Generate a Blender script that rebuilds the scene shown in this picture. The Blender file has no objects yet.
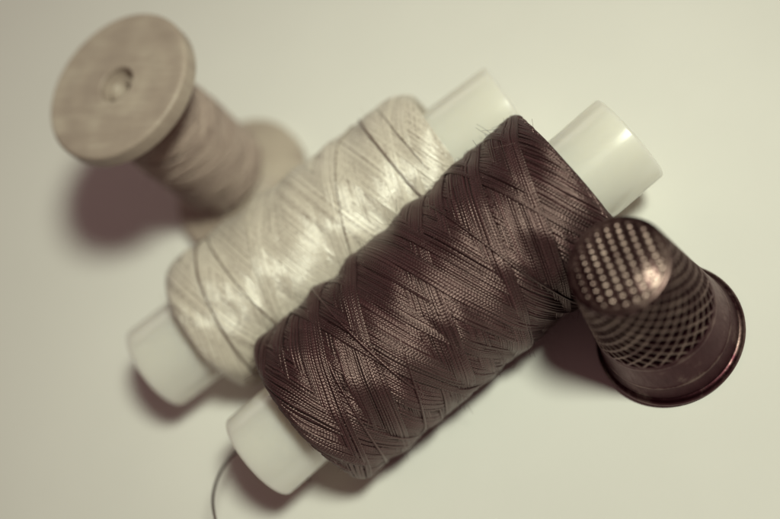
import bpy, math
import numpy as np
from mathutils import Matrix, Vector

S = bpy.context.scene
C = S.collection
MM = 0.001                      # every length below is in millimetres, built at real size
PI2 = 2 * math.pi

# ------------------------------------------------------------------ helpers
def mesh_np(name, V, F, mat, parent=None, uv=None, tint=None, smooth=True):
    """V (n,3) mm, F (m,4) quads (a repeated last index = triangle)."""
    V = np.asarray(V, float) * MM
    F = np.asarray(F, np.int64)
    if F.shape[1] == 4:
        tri = F[:, 2] == F[:, 3]
    else:
        tri = np.ones(len(F), bool)
        F = np.column_stack([F, F[:, 2]])
    cnt = np.where(tri, 3, 4)
    keep = np.ones(F.shape, bool); keep[tri, 3] = False
    loops = F[keep]
    me = bpy.data.meshes.new(name)
    me.vertices.add(len(V)); me.vertices.foreach_set('co', V.astype(np.float32).ravel())
    me.loops.add(len(loops)); me.loops.foreach_set('vertex_index', loops.astype(np.int32))
    me.polygons.add(len(F))
    st = np.concatenate([[0], np.cumsum(cnt)[:-1]])
    me.polygons.foreach_set('loop_start', st.astype(np.int32))
    me.polygons.foreach_set('loop_total', cnt.astype(np.int32))
    if smooth:
        me.polygons.foreach_set('use_smooth', np.ones(len(F), bool))
    me.update(calc_edges=True); me.validate()
    if uv is not None:
        a = me.attributes.new('run', 'FLOAT', 'POINT'); a.data.foreach_set('value', uv[:, 0].astype(np.float32))
        a = me.attributes.new('around', 'FLOAT', 'POINT'); a.data.foreach_set('value', uv[:, 1].astype(np.float32))
    if tint is not None:
        a = me.attributes.new('tint', 'FLOAT', 'POINT'); a.data.foreach_set('value', np.asarray(tint).astype(np.float32))
    if mat: me.materials.append(mat)
    o = bpy.data.objects.new(name, me); C.objects.link(o)
    if parent: o.parent = parent
    return o

def thing(name, label, cat, loc, rz=0):
    o = bpy.data.objects.new(name, None); C.objects.link(o)
    o.empty_display_size = 0.005
    o.location = Vector(loc) * MM; o.rotation_euler = (0, 0, rz)
    o['label'] = label; o['category'] = cat
    return o

class Acc:
    """collects pieces of one mesh"""
    def __init__(s): s.V = []; s.F = []; s.U = []; s.T = []; s.n = 0
    def add(s, V, F, U=None, T=None):
        V = np.asarray(V, float); F = np.asarray(F)
        if F.shape[1] == 3: F = np.column_stack([F, F[:, 2]])
        s.V.append(V); s.F.append(F + s.n); s.n += len(V)
        s.U.append(U if U is not None else np.zeros((len(V), 2)))
        s.T.append(T if T is not None else np.full(len(V), .5))
    def build(s, name, mat, parent=None):
        return mesh_np(name, np.concatenate(s.V), np.concatenate(s.F), mat, parent,
                       np.concatenate(s.U), np.concatenate(s.T))

def tube_path(P, rad, sides=6, ref=None, tint=.5, start=0.0, close=True):
    """sweep a round strand along P (n,3); returns V,F,U,T"""
    P = np.asarray(P, float); n = len(P)
    T = np.gradient(P, axis=0); T /= np.linalg.norm(T, axis=1)[:, None] + 1e-12
    if ref is None:
        ref = np.tile([0.13, 0.21, 0.97], (n, 1))
    B = np.cross(T, ref); B /= np.linalg.norm(B, axis=1)[:, None] + 1e-12
    N = np.cross(B, T)
    a = np.arange(sides) / sides * PI2
    r = np.broadcast_to(np.asarray(rad, float), (n,))[:, None, None]
    V = P[:, None, :] + r * (np.cos(a)[None, :, None] * N[:, None, :] + np.sin(a)[None, :, None] * B[:, None, :])
    i = np.arange(n - 1)[:, None] * sides; k = np.arange(sides)[None, :]; k2 = (k + 1) % sides
    F = np.stack([i + k, i + k2, i + sides + k2, i + sides + k], -1).reshape(-1, 4)
    if close:
        e = (n - 1) * sides
        F = np.concatenate([F] + [np.array([[0, sides - j - 1, sides - j - 2, sides - j - 2], [e, e + j + 1, e + j + 2, e + j + 2]]) for j in range(sides - 2)])
    run = np.concatenate([[0], np.cumsum(np.linalg.norm(np.diff(P, axis=0), axis=1))]) + start
    U = np.stack([np.repeat(run, sides), np.tile(np.mod(a + math.pi, PI2), n)], -1)
    return V.reshape(-1, 3), F, U, np.full(n * sides, tint)

def lathe(prof, seg=128, closed=False):
    """prof list of (r, z); surface of revolution about z"""
    prof = np.asarray(prof, float); m = len(prof)
    a = np.arange(seg) / seg * PI2
    V = np.stack([prof[:, 0][:, None] * np.cos(a), prof[:, 0][:, None] * np.sin(a), np.repeat(prof[:, 1][:, None], seg, 1)], -1).reshape(-1, 3)
    rows = m if closed else m - 1
    i = (np.arange(rows)[:, None]) * seg; i2 = ((np.arange(rows)[:, None] + 1) % m) * seg
    k = np.arange(seg)[None, :]; k2 = (k + 1) % seg
    F = np.stack([i + k, i + k2, i2 + k2, i2 + k], -1).reshape(-1, 4)
    return V, F

def arc(cx, cz, r, a0, a1, n):
    return [(cx + r * math.cos(math.radians(a0 + (a1 - a0) * i / n)), cz + r * math.sin(math.radians(a0 + (a1 - a0) * i / n))) for i in range(n + 1)]

# ------------------------------------------------------------------ materials
def new_mat(name):
    m = bpy.data.materials.new(name); m.use_nodes = True
    nt = m.node_tree; b = nt.nodes['Principled BSDF']
    return m, nt, b
def node(nt, typ, **kw):
    n = nt.nodes.new(typ)
    for k, v in kw.items():
        if k.startswith('i_'):
            n.inputs[k[2:].replace('_', ' ')].default_value = v
        else: setattr(n, k, v)
    return n
def math_n(nt, op, a, b=None, c=None):
    n = nt.nodes.new('ShaderNodeMath'); n.operation = op
    for i, v in enumerate((a, b, c)):
        if v is None: continue
        if isinstance(v, (int, float)): n.inputs[i].default_value = v
        else: nt.links.new(v, n.inputs[i])
    return n.outputs[0]
def ramp(nt, fac, stops):
    r = nt.nodes.new('ShaderNodeValToRGB'); e = r.color_ramp.elements
    while len(e) < len(stops): e.new(.5)
    for el, (p, c) in zip(e, stops): el.position = p; el.color = (*c, 1)
    nt.links.new(fac, r.inputs[0]); return r.outputs[0]
def coord(nt, scale):
    tc = nt.nodes.new('ShaderNodeTexCoord'); mp = nt.nodes.new('ShaderNodeMapping')
    mp.inputs['Scale'].default_value = scale
    nt.links.new(tc.outputs['Object'], mp.inputs[0]); return mp.outputs[0]
def noise(nt, vec, scale, detail=4, rough=.55):
    n = nt.nodes.new('ShaderNodeTexNoise'); n.inputs['Scale'].default_value = scale
    n.inputs['Detail'].default_value = detail; n.inputs['Roughness'].default_value = rough
    nt.links.new(vec, n.inputs['Vector']); return n.outputs['Fac']

def thread_material(name, lo, hi, rough, spec, pitch, bump, sheen=0.2, ior=1.5, dark=None, stint=(1, 1, 1)):
    m, nt, b = new_mat(name); L = nt.links.new
    at = node(nt, 'ShaderNodeAttribute', attribute_name='tint')
    run = node(nt, 'ShaderNodeAttribute', attribute_name='run')
    ar = node(nt, 'ShaderNodeAttribute', attribute_name='around')
    fib = noise(nt, coord(nt, (1000, 1000, 1000)), 3.2, 3, .6)
    f = math_n(nt, 'ADD', math_n(nt, 'MULTIPLY', at.outputs['Fac'], .75), math_n(nt, 'MULTIPLY', math_n(nt, 'SUBTRACT', fib, .5), .9))
    L(ramp(nt, f, [(0, dark or lo), (.16, lo), (.8, hi)]), b.inputs['Base Color'])
    # plied yarn: oblique grooves that run round each strand
    ph = math_n(nt, 'ADD', math_n(nt, 'MULTIPLY', run.outputs['Fac'], PI2 / pitch), math_n(nt, 'MULTIPLY', ar.outputs['Fac'], 1.0))
    w = math_n(nt, 'ABSOLUTE', math_n(nt, 'SINE', ph))
    h = math_n(nt, 'ADD', w, math_n(nt, 'MULTIPLY', noise(nt, coord(nt, (1000, 1000, 1000)), 9, 2, .6), .5))
    bp = nt.nodes.new('ShaderNodeBump'); bp.inputs['Strength'].default_value = bump; bp.inputs['Distance'].default_value = .00006
    L(h, bp.inputs['Height']); L(bp.outputs[0], b.inputs['Normal'])
    b.inputs['Roughness'].default_value = rough
    b.inputs['Specular IOR Level'].default_value = spec; b.inputs['Specular Tint'].default_value = (*stint, 1)
    b.inputs['IOR'].default_value = ior; b.inputs['Sheen Weight'].default_value = sheen; b.inputs['Sheen Roughness'].default_value = .4
    return m

M_dark = thread_material('dark_thread', (.007, .0006, .002), (.036, .010, .0145), .40, 1.0, .74, .5, .04, 1.68, None, (1, .72, .70))
M_light = thread_material('pale_thread', (.53, .475, .42), (.82, .77, .685), .27, 1.0, .7, .3, .1, 1.85, (.20, .15, .13))
M_tan = thread_material('tan_thread', (.28, .21, .19), (.52, .42, .37), .55, .4, .5, .6, .1)

# milky plastic of the tubes
M_tube, nt, b = new_mat('milky_plastic')
b.inputs['Base Color'].default_value = (.95, .885, .73, 1)
b.inputs['Roughness'].default_value = .27
b.inputs['IOR'].default_value = 1.46
b.inputs['Subsurface Weight'].default_value = 1
b.inputs['Subsurface Radius'].default_value = (1, .95, .8)
b.inputs['Subsurface Scale'].default_value = .004
b.inputs['Transmission Weight'].default_value = .1
bp = nt.nodes.new('ShaderNodeBump'); bp.inputs['Strength'].default_value = .25; bp.inputs['Distance'].default_value = .0001
nt.links.new(noise(nt, coord(nt, (120, 900, 900)), 1.1, 3), bp.inputs['Height']); nt.links.new(bp.outputs[0], b.inputs['Normal'])

# turned wood
M_wood, nt, b = new_mat('turned_wood')
g1 = noise(nt, coord(nt, (900, 160, 260)), .55, 6, .62)
g2 = noise(nt, coord(nt, (2600, 260, 500)), .9, 4, .6)
g3 = noise(nt, coord(nt, (200, 200, 200)), .8, 3, .5)
mix = math_n(nt, 'ADD', math_n(nt, 'MULTIPLY', g1, .4), math_n(nt, 'ADD', math_n(nt, 'MULTIPLY', g2, .15), math_n(nt, 'MULTIPLY', g3, .5)))
nt.links.new(ramp(nt, mix, [(.34, (.30, .24, .21)), (.52, (.375, .31, .268)), (.70, (.50, .44, .375))]), b.inputs['Base Color'])
b.inputs['Roughness'].default_value = .5; b.inputs['Specular IOR Level'].default_value = .4
bp = nt.nodes.new('ShaderNodeBump'); bp.inputs['Strength'].default_value = .5; bp.inputs['Distance'].default_value = .00012
nt.links.new(g2, bp.inputs['Height']); nt.links.new(bp.outputs[0], b.inputs['Normal'])

# tarnished metal: 'tint' carries side relief, worn bright on the ridges, and the top's painted glints
M_metal, nt, b = new_mat('tarnished_metal')
at = node(nt, 'ShaderNodeAttribute', attribute_name='tint')
n1 = noise(nt, coord(nt, (1000, 1000, 1000)), .35, 5, .65)
n2 = noise(nt, coord(nt, (1000, 1000, 250)), 2.2, 4, .6)
f = math_n(nt, 'ADD', math_n(nt, 'MULTIPLY', at.outputs['Fac'], .62), math_n(nt, 'MULTIPLY', n1, .5))
nt.links.new(ramp(nt, f, [(.22, (.014, .004, .007)), (.55, (.042, .015, .020)), (.98, (.46, .365, .325))]), b.inputs['Base Color'])
b.inputs['Metallic'].default_value = 1; b.inputs['Specular Tint'].default_value = (1, .87, .88, 1)
nt.links.new(math_n(nt, 'ADD', .22, math_n(nt, 'MULTIPLY', n2, .3)), b.inputs['Roughness'])
bp = nt.nodes.new('ShaderNodeBump'); bp.inputs['Strength'].default_value = .25; bp.inputs['Distance'].default_value = .00005
nt.links.new(n2, bp.inputs['Height']); nt.links.new(bp.outputs[0], b.inputs['Normal'])

# table top
M_table, nt, b = new_mat('white_table_top')
t1 = noise(nt, coord(nt, (1000, 1000, 1000)), .03, 4, .6)
nt.links.new(ramp(nt, t1, [(.3, (.765, .765, .75)), (.7, (.80, .80, .785))]), b.inputs['Base Color'])
b.inputs['Roughness'].default_value = .45; b.inputs['Specular IOR Level'].default_value = .35
bp = nt.nodes.new('ShaderNodeBump'); bp.inputs['Strength'].default_value = .12; bp.inputs['Distance'].default_value = .00008
nt.links.new(noise(nt, coord(nt, (1000, 1000, 1000)), 1.4, 3), bp.inputs['Height']); nt.links.new(bp.outputs[0], b.inputs['Normal'])

# ------------------------------------------------------------------ cross-wound thread package
def winding(Lh, rfun, d, theta, q, rng, jit=.22, shoulder=1.8, spacing=1.0, step=.7, extra=(), sides=6,
            fuzz=0, end_r=6.0, n_over=8, drop=1.25, layer=1.0, lump=0.):
    """A cross-wound package about local x, from -Lh to Lh, surface radius rfun(x).
       Two families of helices; where they meet the one laid later lies on top."""
    acc = Acc()
    rm = float(np.mean(rfun(np.linspace(-Lh, Lh, 9))))
    K = Lh / (rm * math.tan(math.radians(theta)))
    N = int(PI2 * rm * math.sin(math.radians(90 - theta)) / (d * spacing))
    def bands():
        e = np.sort((np.arange(q) + rng.uniform(-.32, .32, q)) / q * PI2) % PI2
        e = np.sort(e); lev = rng.uniform(0, .85, q); w = rng.uniform(.35, 1.1, q)
        return e, lev, w
    bu, bd = bands(), bands()
    def rec(ph, bnd):
        e, lev, w = bnd
        ph = np.mod(ph, PI2)
        k = (np.searchsorted(e, ph, side='right') - 1) % q
        width = np.mod(np.roll(e, -1) - e, PI2)[k]
        return lev[k] + w[k] * np.mod(ph - e[k], PI2) / width
    lk = [(rng.uniform(.7, 1.5), rng.integers(2, 8), rng.uniform(0, 6.28), rng.choice([-1, 1])) for _ in range(7)]
    def lump_at(x, al):
        return lump * sum(np.sin(a * x + s_ * b * al + c) for a, b, c, s_ in lk) / 2.2
    def surf(x):
        ex = np.maximum(0, np.abs(x) - (Lh - shoulder)) / shoulder
        return rfun(x) - drop * (1 - np.sqrt(np.maximum(0, 1 - np.minimum(ex, 1) ** 2)))
    m = int(2 * K * rm / math.cos(math.radians(theta)) / step)
    p = np.linspace(-1.03, 1.03, m)
    e0 = .10
    def g(p):                                   # traverse that turns round softly at both ends
        a = np.abs(p); lim = 1 - e0
        t = np.clip((a - lim) / (1.03 - lim), 0, 1)
        return np.sign(p) * np.where(a < lim, a, lim + (1 - lim) * (1 - (1 - t) ** 1.7))
    gx = g(p)
    def put(x, al, h, rad, tint, sd=sides):
        r = surf(x) + h + lump_at(x, al)
        P = np.stack([x, r * np.cos(al), r * np.sin(al)], -1)
        ref = np.stack([np.zeros_like(al), np.cos(al), np.sin(al)], -1)
        acc.add(*tube_path(P, rad, sd, ref, tint, rng.uniform(0, 5)))
    ker = np.ones(5) / 5
    for fam, sg in ((0, 1), (1, -1)):
        for j in range(N):
            wob = rng.normal(0, jit) * d / rm
            a0 = PI2 * (j + .5 * fam) / N
            xend = Lh * (1 - abs(rng.normal(0, .012)))
            x = gx * xend
            al = a0 + wob + sg * K * p + .012 * np.sin(p * rng.uniform(2, 5) + rng.uniform(0, 6))
            own = rec(np.full_like(al, a0), (bu, bd)[fam])
            crs = rec(al + sg * K * np.clip(x / Lh, -1, 1), (bd, bu)[fam])
            h = .5 * d * layer * np.tanh(7 * (own - crs))
            h = np.convolve(np.pad(h, 2, 'edge'), ker, 'valid')
            h = h + rng.normal(0, .07) * d - .5 * d
            put(x, al, h, d * .5 * rng.uniform(.93, 1.07), float(np.clip(rng.normal(.5, .2), 0, 1)))
    # single strands lying over everything else
    for i in range(n_over):
        sg = rng.choice([-1, 1]); sl = Lh / K * rng.uniform(.35, 1.5) * sg
        x0 = rng.uniform(-.9, .7) * Lh; span = rng.uniform(1.5, 4.0); a0 = rng.uniform(0, PI2)
        t = np.arange(0, span, step / rm); x = np.clip(x0 + sl * (t - span / 2), -Lh + .5, Lh - .5)
        h = d * (.45 - 1.3 * np.exp(-np.minimum(t, span - t) * rm / 2.0))
        put(x, a0 + t, h, d * .52, rng.uniform(.2, .7))
    for (x0, x1, a0, a1, sc, ti) in extra:
        t = np.linspace(0, 1, 60); x = x0 + (x1 - x0) * (t + .0 * t * t)
        h = d * (.75 - 1.6 * np.exp(-np.minimum(t, 1 - t) * 14))
        put(x, a0 + (a1 - a0) * t, h, d * .5 * sc, ti)
    # the yarn layers underneath, closed down to the tube at both ends
    xs = np.linspace(-Lh + .05, Lh - .05, 60)
    prof = [(end_r, -Lh + .9)] + [(end_r + (float(surf(xs[0])) - d - end_r) * k / 8, -Lh + .9 - .75 * math.sin(k / 8 * 1.57)) for k in range(1, 8)]
    prof += [(float(surf(x)) - 1.05 * d, x) for x in xs]
    prof += [(b_, -a_) for b_, a_ in [(r_, z_) for r_, z_ in prof[:8]]][::-1]
    prof = [(r_, z_) for r_, z_ in prof]
    V, F = lathe(prof, 96)
    V = V[:, [2, 0, 1]]
    g_ = (np.abs(V[:, 0]) < Lh - 1.2) * lump_at(V[:, 0], np.arctan2(V[:, 2], V[:, 1])) / np.maximum(1, np.hypot(V[:, 1], V[:, 2]))
    V[:, 1:] *= (1 + g_)[:, None]
    acc.add(V, F, None, np.full(len(V), .3))
    # turns of yarn showing on the two end faces
    for sx in (-1, 1):
        for k in range(int((rm - drop - end_r) / (d * 1.02))):
            rr = end_r + d * .6 + k * d * 1.02
            al = np.linspace(0, PI2 * 1.02, 90) + rng.uniform(0, 6)
            fr = (rr - end_r) / (rm - drop - end_r)
            x = sx * (Lh - .9 + .80 * math.sin(min(1, fr) * 1.57)) + rng.normal(0, .06) + .08 * np.sin(3 * al + rng.uniform(0, 6))
            r = rr + .1 * np.sin(2 * al + rng.uniform(0, 6))
            P = np.stack([x, r * np.cos(al), r * np.sin(al)], -1)
            acc.add(*tube_path(P, d * .5, 5, np.tile([1., 0.1, 0], (90, 1)), rng.uniform(.2, .8)))
    # loose fibres standing off the yarn
    for k in range(fuzz):
        x0 = rng.uniform(-Lh, Lh); a0 = rng.uniform(0, PI2); ln = rng.gamma(1.6, .30)
        r0 = float(surf(np.array(x0)) + lump_at(x0, a0)) - .1
        base = np.array([x0, r0 * math.cos(a0), r0 * math.sin(a0)])
        nrm = np.array([0, math.cos(a0), math.sin(a0)]); tg = np.array([rng.normal(), 0, 0]) + np.cross([1, 0, 0], nrm) * rng.normal(0, 1.4)
        dr = nrm * rng.uniform(.3, 1.0) + tg * .7; c2 = rng.normal(0, .5, 3)
        t = np.linspace(0, 1, 6)[:, None]
        P = base + ln * (dr * t + c2 * t * t * .6)
        acc.add(*tube_path(P, .02, 3, None, rng.uniform(.5, 1.)))
    return acc

def tube_mesh(x0, x1, r0, r1, wall=.75):
    """hollow plastic tube about local x with rounded lips"""
    w = wall; rr = w / 2
    def rad(x): return r0 + (r1 - r0) * (x - x0) / (x1 - x0)
    prof = []
    for i in range(25):
        x = x0 + rr + (x1 - x0 - 2 * rr) * i / 24
        prof.append((rad(x), x))
    prof += [(rad(x1) - rr + z, x1 - rr + r) for r, z in [(rr * math.sin(t * math.pi / 8), rr * math.cos(t * math.pi / 8)) for t in range(1, 8)]]
    for i in range(25):
        x = x1 - rr - (x1 - x0 - 2 * rr) * i / 24
        prof.append((rad(x) - w, x))
    prof += [(rad(x0) - rr - z, x0 + rr - r) for r, z in [(rr * math.sin(t * math.pi / 8), rr * math.cos(t * math.pi / 8)) for t in range(1, 8)]]
    V, F = lathe(prof, 128, closed=True)
    return V[:, [2, 0, 1]], F[:, ::-1]

def lay(objs, L, r1, r2):
    """place meshes modelled about local x so the package rests on the table"""
    tilt = math.atan2(r2 - r1, L)
    for o in objs:
        o.location = (0, 0, (r1 + r2) / 2 * MM); o.rotation_euler = (0, -tilt, 0)

# ---- table
n = 2
mesh = mesh_np('table_top', [(-900, -700, 0), (900, -700, 0), (900, 1100, 0), (-900, 1100, 0)], [(0, 1, 2, 3)], M_table, smooth=False)
mesh['kind'] = 'structure'

# ---- dark spool
rng = np.random.default_rng(11)
Ld, d1, d2 = 41.5, 10.33, 10.81
dk = thing('thread_spool', 'spool of dark brown thread on a white plastic tube, loose end trailing, lying in front', 'thread spool', (.45, -16.88, 0), -.172)
rf = lambda x: d1 + (d2 - d1) * (np.asarray(x) + Ld / 2) / Ld
acc = winding(Ld / 2, rf, .31, 20, 8, rng, jit=.26, spacing=1.10, layer=1.1, lump=.22, fuzz=3600, n_over=10, end_r=5.75)
wd = acc.build('thread_winding', M_dark, dk)
td = mesh_np('tube', *tube_mesh(-Ld / 2 - 8.3, Ld / 2 + 7.96, 5.77, 5.77), M_tube, dk)
lay([wd, td], Ld, d1, d2)

# ---- pale spool
rng = np.random.default_rng(5)
Ll, l1, l2 = 39.0, 9.68, 9.81
lt = thing('thread_spool', 'spool of pale cream thread on a white plastic tube, lying behind the dark thread', 'thread spool', (-3.54, 2.13, 0), -.275)
rf2 = lambda x: l1 + (l2 - l1) * (np.asarray(x) + Ll / 2) / Ll
acc = winding(Ll / 2, rf2, .22, 18, 9, rng, jit=.14, layer=.5, lump=.15, fuzz=1200, n_over=1, end_r=5.9, shoulder=2.8, drop=1.7,
              extra=[(-12.3, -16.3, .4, 3.3, 1.5, -.1), (-12.2, -8.4, .4, 3.3, 1.1, .05), (12.2, 14.6, .4, 3.0, 1.5, -.1),
                     (12.3, 2.4, .4, 2.7, 1.0, .1), (-3.0, -9.0, .5, 2.6, .9, .25), (15.2, 16.8, .8, 2.3, .9, .2)])
wl = acc.build('thread_winding', M_light, lt)
tl = mesh_np('tube', *tube_mesh(-Ll / 2 - 8.74, Ll / 2 + 9.3, 5.93, 5.93), M_tube, lt)
lay([wl, tl], Ll, l1, l2)

# ---- loose end of the dark thread, from the end of the package out over the table
def local_pt(root, x, y, z):
    return Vector((x, y, z))
rz = -.172; cs, sn = math.cos(rz), math.sin(rz)
def w2l(X, Y, Z):
    dx, dy = X - .45, Y + 16.88
    return (dx * cs + dy * sn, -dx * sn + dy * cs, Z)
ctrl = [w2l(-27.0, -14.5, 2.2), w2l(-28.8, -8.5, 2.0), w2l(-30.01, -4.66, 4.00), w2l(-30.71, -5.53, 5.20), w2l(-31.91, -7.00, 7.50), w2l(-33.68, -8.95, 9.50), w2l(-35.27, -11.37, 11.00), w2l(-36.44, -13.82, 11.50), w2l(-37.80, -16.04, 10.50), w2l(-44, -19, 4), w2l(-47, -22, .2)]
def spline(ctrl, n=14):
    c = np.asarray(ctrl, float); c = np.concatenate([[2 * c[0] - c[1]], c, [2 * c[-1] - c[-2]]]); out = []
    for i in range(1, len(c) - 2):
        for t in np.arange(n) / n:
            p0, p1, p2, p3 = c[i - 1:i + 3]
            out.append(.5 * (2 * p1 + (p2 - p0) * t + (2 * p0 - 5 * p1 + 4 * p2 - p3) * t * t + (3 * p1 - p0 - 3 * p2 + p3) * t ** 3))
    out.append(c[-2]); return np.array(out)
a = Acc(); a.add(*tube_path(spline(ctrl), .17, 8, None, .05)); a.build('thread_tail', M_dark, dk)
# knot of yarn ends where the package meets the tube
a = Acc()
for k in range(5):
    al = np.linspace(0, 1, 14)
    th = -.35 - .4 * al + .08 * k
    x = -Ld / 2 - .1 - .5 * np.sin(al * 3.1 + k) ; r = 5.95 + .5 * al + .25 * np.sin(al * 5 + k * 1.7)
    a.add(*tube_path(np.stack([x, -r * np.cos(th), r * np.sin(th)], -1), .13, 6, None, .4))
kn = a.build('thread_knot', M_dark, dk); lay([kn], Ld, d1, d2)

# ---- wooden spool
ws = thing('wooden_spool', 'old wooden spool with brown thread, standing upright on one flange behind the pale thread', 'wooden spool', (-6.18, 27.35, 0), .6)
R, Hh, th = 10.42, 30.76, 2.56
def flange_prof(z0, z1, inner_z, inner_r, top):
    # bore, face, rounded edge, underside running into the barrel cone
    p = [(1.75, inner_z), (1.75, z1 - .35 if top else z0 + .35)]
    return p
top_prof = [(1.7, Hh - 6), (1.3, Hh - 1.15), (1.75, Hh - 1.3), (1.95, Hh - 2.9), (2.4, Hh - 2.9)] + arc(2.75, Hh - .35, .35, 180, 90, 5) + [(r, Hh - .04 + .04 * math.sin(r * 2.1)) for r in np.linspace(3.1, R - .7, 14)] + arc(R - .55, Hh - .55, .55, 85, 0, 8) + [(R, Hh - th * .5)] + arc(R - .45, Hh - th + .45, .45, 0, -75, 7) + [(R - 2, Hh - th - .12), (6.6, Hh - th - .5), (4.6, Hh - th - 1.6), (4.3, Hh - 6), (1.7, Hh - 6)]
V, F = lathe(top_prof, 128); mesh_np('flange', V, F, M_wood, ws)
bot_prof = [(1.7, 6), (4.4, 6), (5.2, th + 1.9), (7.4, th + .75), (R - 1.6, th + .12)] + arc(R - .5, th - .5, .5, 80, 0, 8) + [(R, th * .5)] + arc(R - .5, .5, .5, 0, -90, 7) + [(1.7, 0), (1.7, 6)]
V, F = lathe(bot_prof, 128); o = mesh_np('flange', V, F, M_wood, ws)
V, F = lathe([(1.7, 5.9), (1.7, Hh - 5.9), (4.25, Hh - 5.9), (4.25, 5.9), (1.7, 5.9)], 64); mesh_np('barrel', V, F, M_wood, ws)
rng = np.random.default_rng(3)
z0, z1 = th + 3.2, Hh - th - .9
Lw = z1 - z0
rf3 = lambda x: 6.2 + .22 * np.sin((np.asarray(x) + 4) * .3) + .5 * (-np.asarray(x) / Lw)
acc = winding(Lw / 2, rf3, .36, 16, 3, rng, jit=.35, layer=2.2, fuzz=150, n_over=26, end_r=4.3, step=.6, drop=.8, shoulder=1.5)
wt = acc.build('thread_winding', M_tan, ws)
wt.location = (0, 0, (z0 + z1) / 2 * MM); wt.rotation_euler = (0, -math.pi / 2, 0)

# ---- thimble
tb = thing('thimble', 'tarnished dimpled metal thimble standing on its open rim at the right', 'thimble', (14.73, -36.73, 0), .35)
TH, TR, TT = 21.9, 8.56, 5.0
nA, nZ = 640, 260
al = np.arange(nA) / nA * PI2
zz = np.linspace(1.3, TH - .75, nZ)
side_r = 7.75 + (5.42 - 7.75) * ((zz - 1.3) / (TH - .75 - 1.3)) + .28 * np.exp(-(zz - 1.3) / .9)
A, Z = np.meshgrid(al, zz)
Rr = np.repeat(side_r[:, None], nA, 1)
na, kz = 12, 1.75
sa = np.abs(np.sin(na * A + kz * Z)); sb = np.abs(np.sin(na * A - kz * Z))
def sst(x, a, b): t = np.clip((x - a) / (b - a), 0, 1); return t * t * (3 - 2 * t)
well = sst(np.minimum(sa, sb), .18, .72)
zone = sst(Z, 8.9, 9.6) * (1 - sst(Z, TH - 1.5, TH - .9))
lines = .05 * np.exp(-((Z - 8.4) / .18) ** 2) + .05 * np.exp(-((Z - 3.6) / .25) ** 2)
Rr = Rr - .40 * well * zone + lines
V = np.stack([Rr * np.cos(A), Rr * np.sin(A), Z], -1).reshape(-1, 3)
rel = np.clip(.42 + zone * (.28 - .75 * well) + lines * 3 + .0 * Z, 0, 1).ravel()
i = np.arange(nZ - 1)[:, None] * nA; k = np.arange(nA)[None, :]; k2 = (k + 1) % nA
F = np.stack([i + k, i + k2, i + nA + k2, i + nA + k], -1).reshape(-1, 4)
acc = Acc(); acc.add(V, F, None, rel)
Vi, Fi = lathe([(side_r[0] - .7, .6), (4.4, TH - 1.4), (0.01, TH - 1.2)], 96); acc.add(Vi, Fi[:, ::-1], None, np.full(len(Vi), .2))
acc.build('body', M_metal, tb)
# domed top with rows of dimples
nR = 170
s = np.linspace(0, 1, nR)
edge = 5.42
rr = edge * np.minimum(1, s * 1.0)
zt = np.where(rr < 4.75, TH - .45 + 1.0 * (1 - (rr / 4.75) ** 3), TH - .45 - .3 * (1 - np.sqrt(np.maximum(0, 1 - ((rr - 4.75) / (edge - 4.75)) ** 2))))
A, Q = np.meshgrid(al, rr); Zt = np.repeat(zt[:, None], nA, 1)
X, Y = Q * np.cos(A), Q * np.sin(A)
ga = math.radians(44); u = (X * math.cos(ga) + Y * math.sin(ga)) / .80; v = (-X * math.sin(ga) + Y * math.cos(ga)) / 1.06
du = np.mod(u, 1) - .5; dv = np.mod(v, 1) - .5
well = np.clip(1 - (du / .46) ** 2 - (dv / .42) ** 2, 0, 1)
wx, wy = 3.9 * math.cos(math.radians(-99)), 3.9 * math.sin(math.radians(-99))
zone = (1 - sst(Q, 4.35, 4.8)) * (.4 + .6 * sst(np.hypot(X - wx, Y - wy), .6, 1.9))
Zt = Zt - .20 * well * zone
V = np.stack([X, Y, Zt], -1).reshape(-1, 3)
rel = np.clip(.62 + .3 * zone * well - .45 * zone * sst(np.abs(dv), .38, .5) + .12 * (1 - zone) * (Q < 4.9), 0, 1).ravel()  # glints painted as lighter dimples, gaps between rows darker, worn spot paler
i = np.arange(nR - 1)[:, None] * nA
F = np.stack([i + k, i + k2, i + nA + k2, i + nA + k], -1).reshape(-1, 4)[:, ::-1]
mesh_np('dimpled_top', V, F, M_metal, tb, None, rel)
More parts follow.
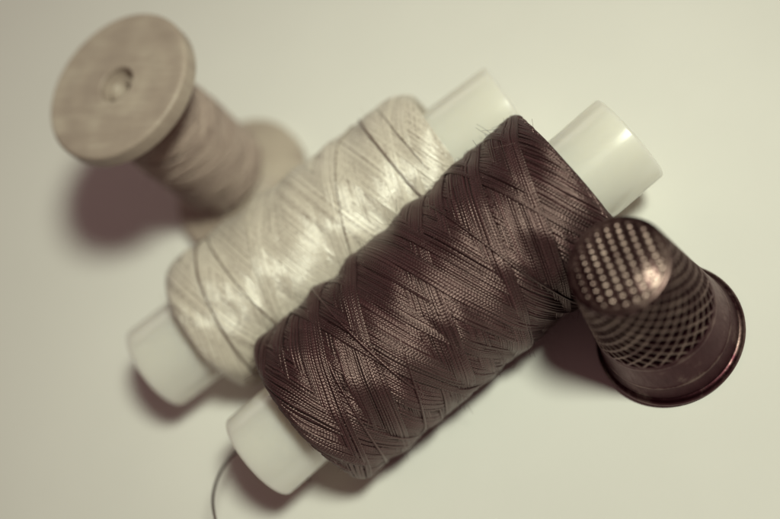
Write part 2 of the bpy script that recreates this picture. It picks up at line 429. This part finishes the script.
# rolled rim
prof = [(7.35, .25), (7.6, .06)] + arc(TR - .72, .74, .74, -90, 120, 22) + [(7.95, 1.62), (7.8, 1.72), (7.3, 1.6), (7.2, .8), (7.35, .25)]
V, F = lathe(prof, 256); mesh_np('rim', V, F, M_metal, tb, None, np.full(len(V), .5))

# ------------------------------------------------------------------ camera (rolled: the picture's upper left is up)
phi, roll, fpx, D = .951, .849, 1213.6, 160.5
pos = Vector((0, -D * math.cos(phi), D * math.sin(phi)))
fwd = -pos.normalized(); right = Vector((1, 0, 0)); up = right.cross(fwd)
ci, cj = math.cos(roll) * right - math.sin(roll) * up, math.sin(roll) * right + math.cos(roll) * up
M = Matrix((ci, cj, -fwd)).transposed().to_4x4(); M.translation = pos * MM
cd = bpy.data.cameras.new('camera'); cam = bpy.data.objects.new('camera', cd); C.objects.link(cam)
cam.matrix_world = M
cd.sensor_width = 36; cd.lens = fpx / 780 * 36
cd.clip_start = .005; cd.clip_end = 20
cd.dof.use_dof = True; cd.dof.focus_distance = .1345; cd.dof.aperture_fstop = 8; cd.dof.aperture_blades = 7
S.camera = cam

# ------------------------------------------------------------------ light: one window-like lamp, dim purple room
def area(name, loc, target, size, power, col, size_y=None, spread=180):
    l = bpy.data.lights.new(name, 'AREA'); l.shape = 'RECTANGLE' if size_y else 'DISK'
    l.size = size * MM
    if size_y: l.size_y = size_y * MM
    l.energy = power; l.color = col; l.spread = math.radians(spread)
    o = bpy.data.objects.new(name, l); C.objects.link(o)
    o.location = Vector(loc) * MM
    o.rotation_euler = (Vector(target) - Vector(loc)).to_track_quat('-Z', 'Y').to_euler()
    return o
area('key_lamp', (118, -160, 312), (2, 6, 0), 62, .137, (1, 1.04, .81), spread=62)
area('window_lamp', (30, 330, 130), (0, 10, 5), 260, .075, (1, .97, .80), size_y=110)

w = bpy.data.worlds.new('World'); S.world = w; w.use_nodes = True
bg = w.node_tree.nodes['Background']
bg.inputs[0].default_value = (.88, .44, .43, 1); bg.inputs[1].default_value = .115

S.view_settings.view_transform = 'Standard'; S.view_settings.look = 'None'
S.view_settings.exposure = 0; S.view_settings.gamma = 1
S.cycles.max_bounces = 10; S.cycles.transmission_bounces = 8
S.cycles.use_denoising = True
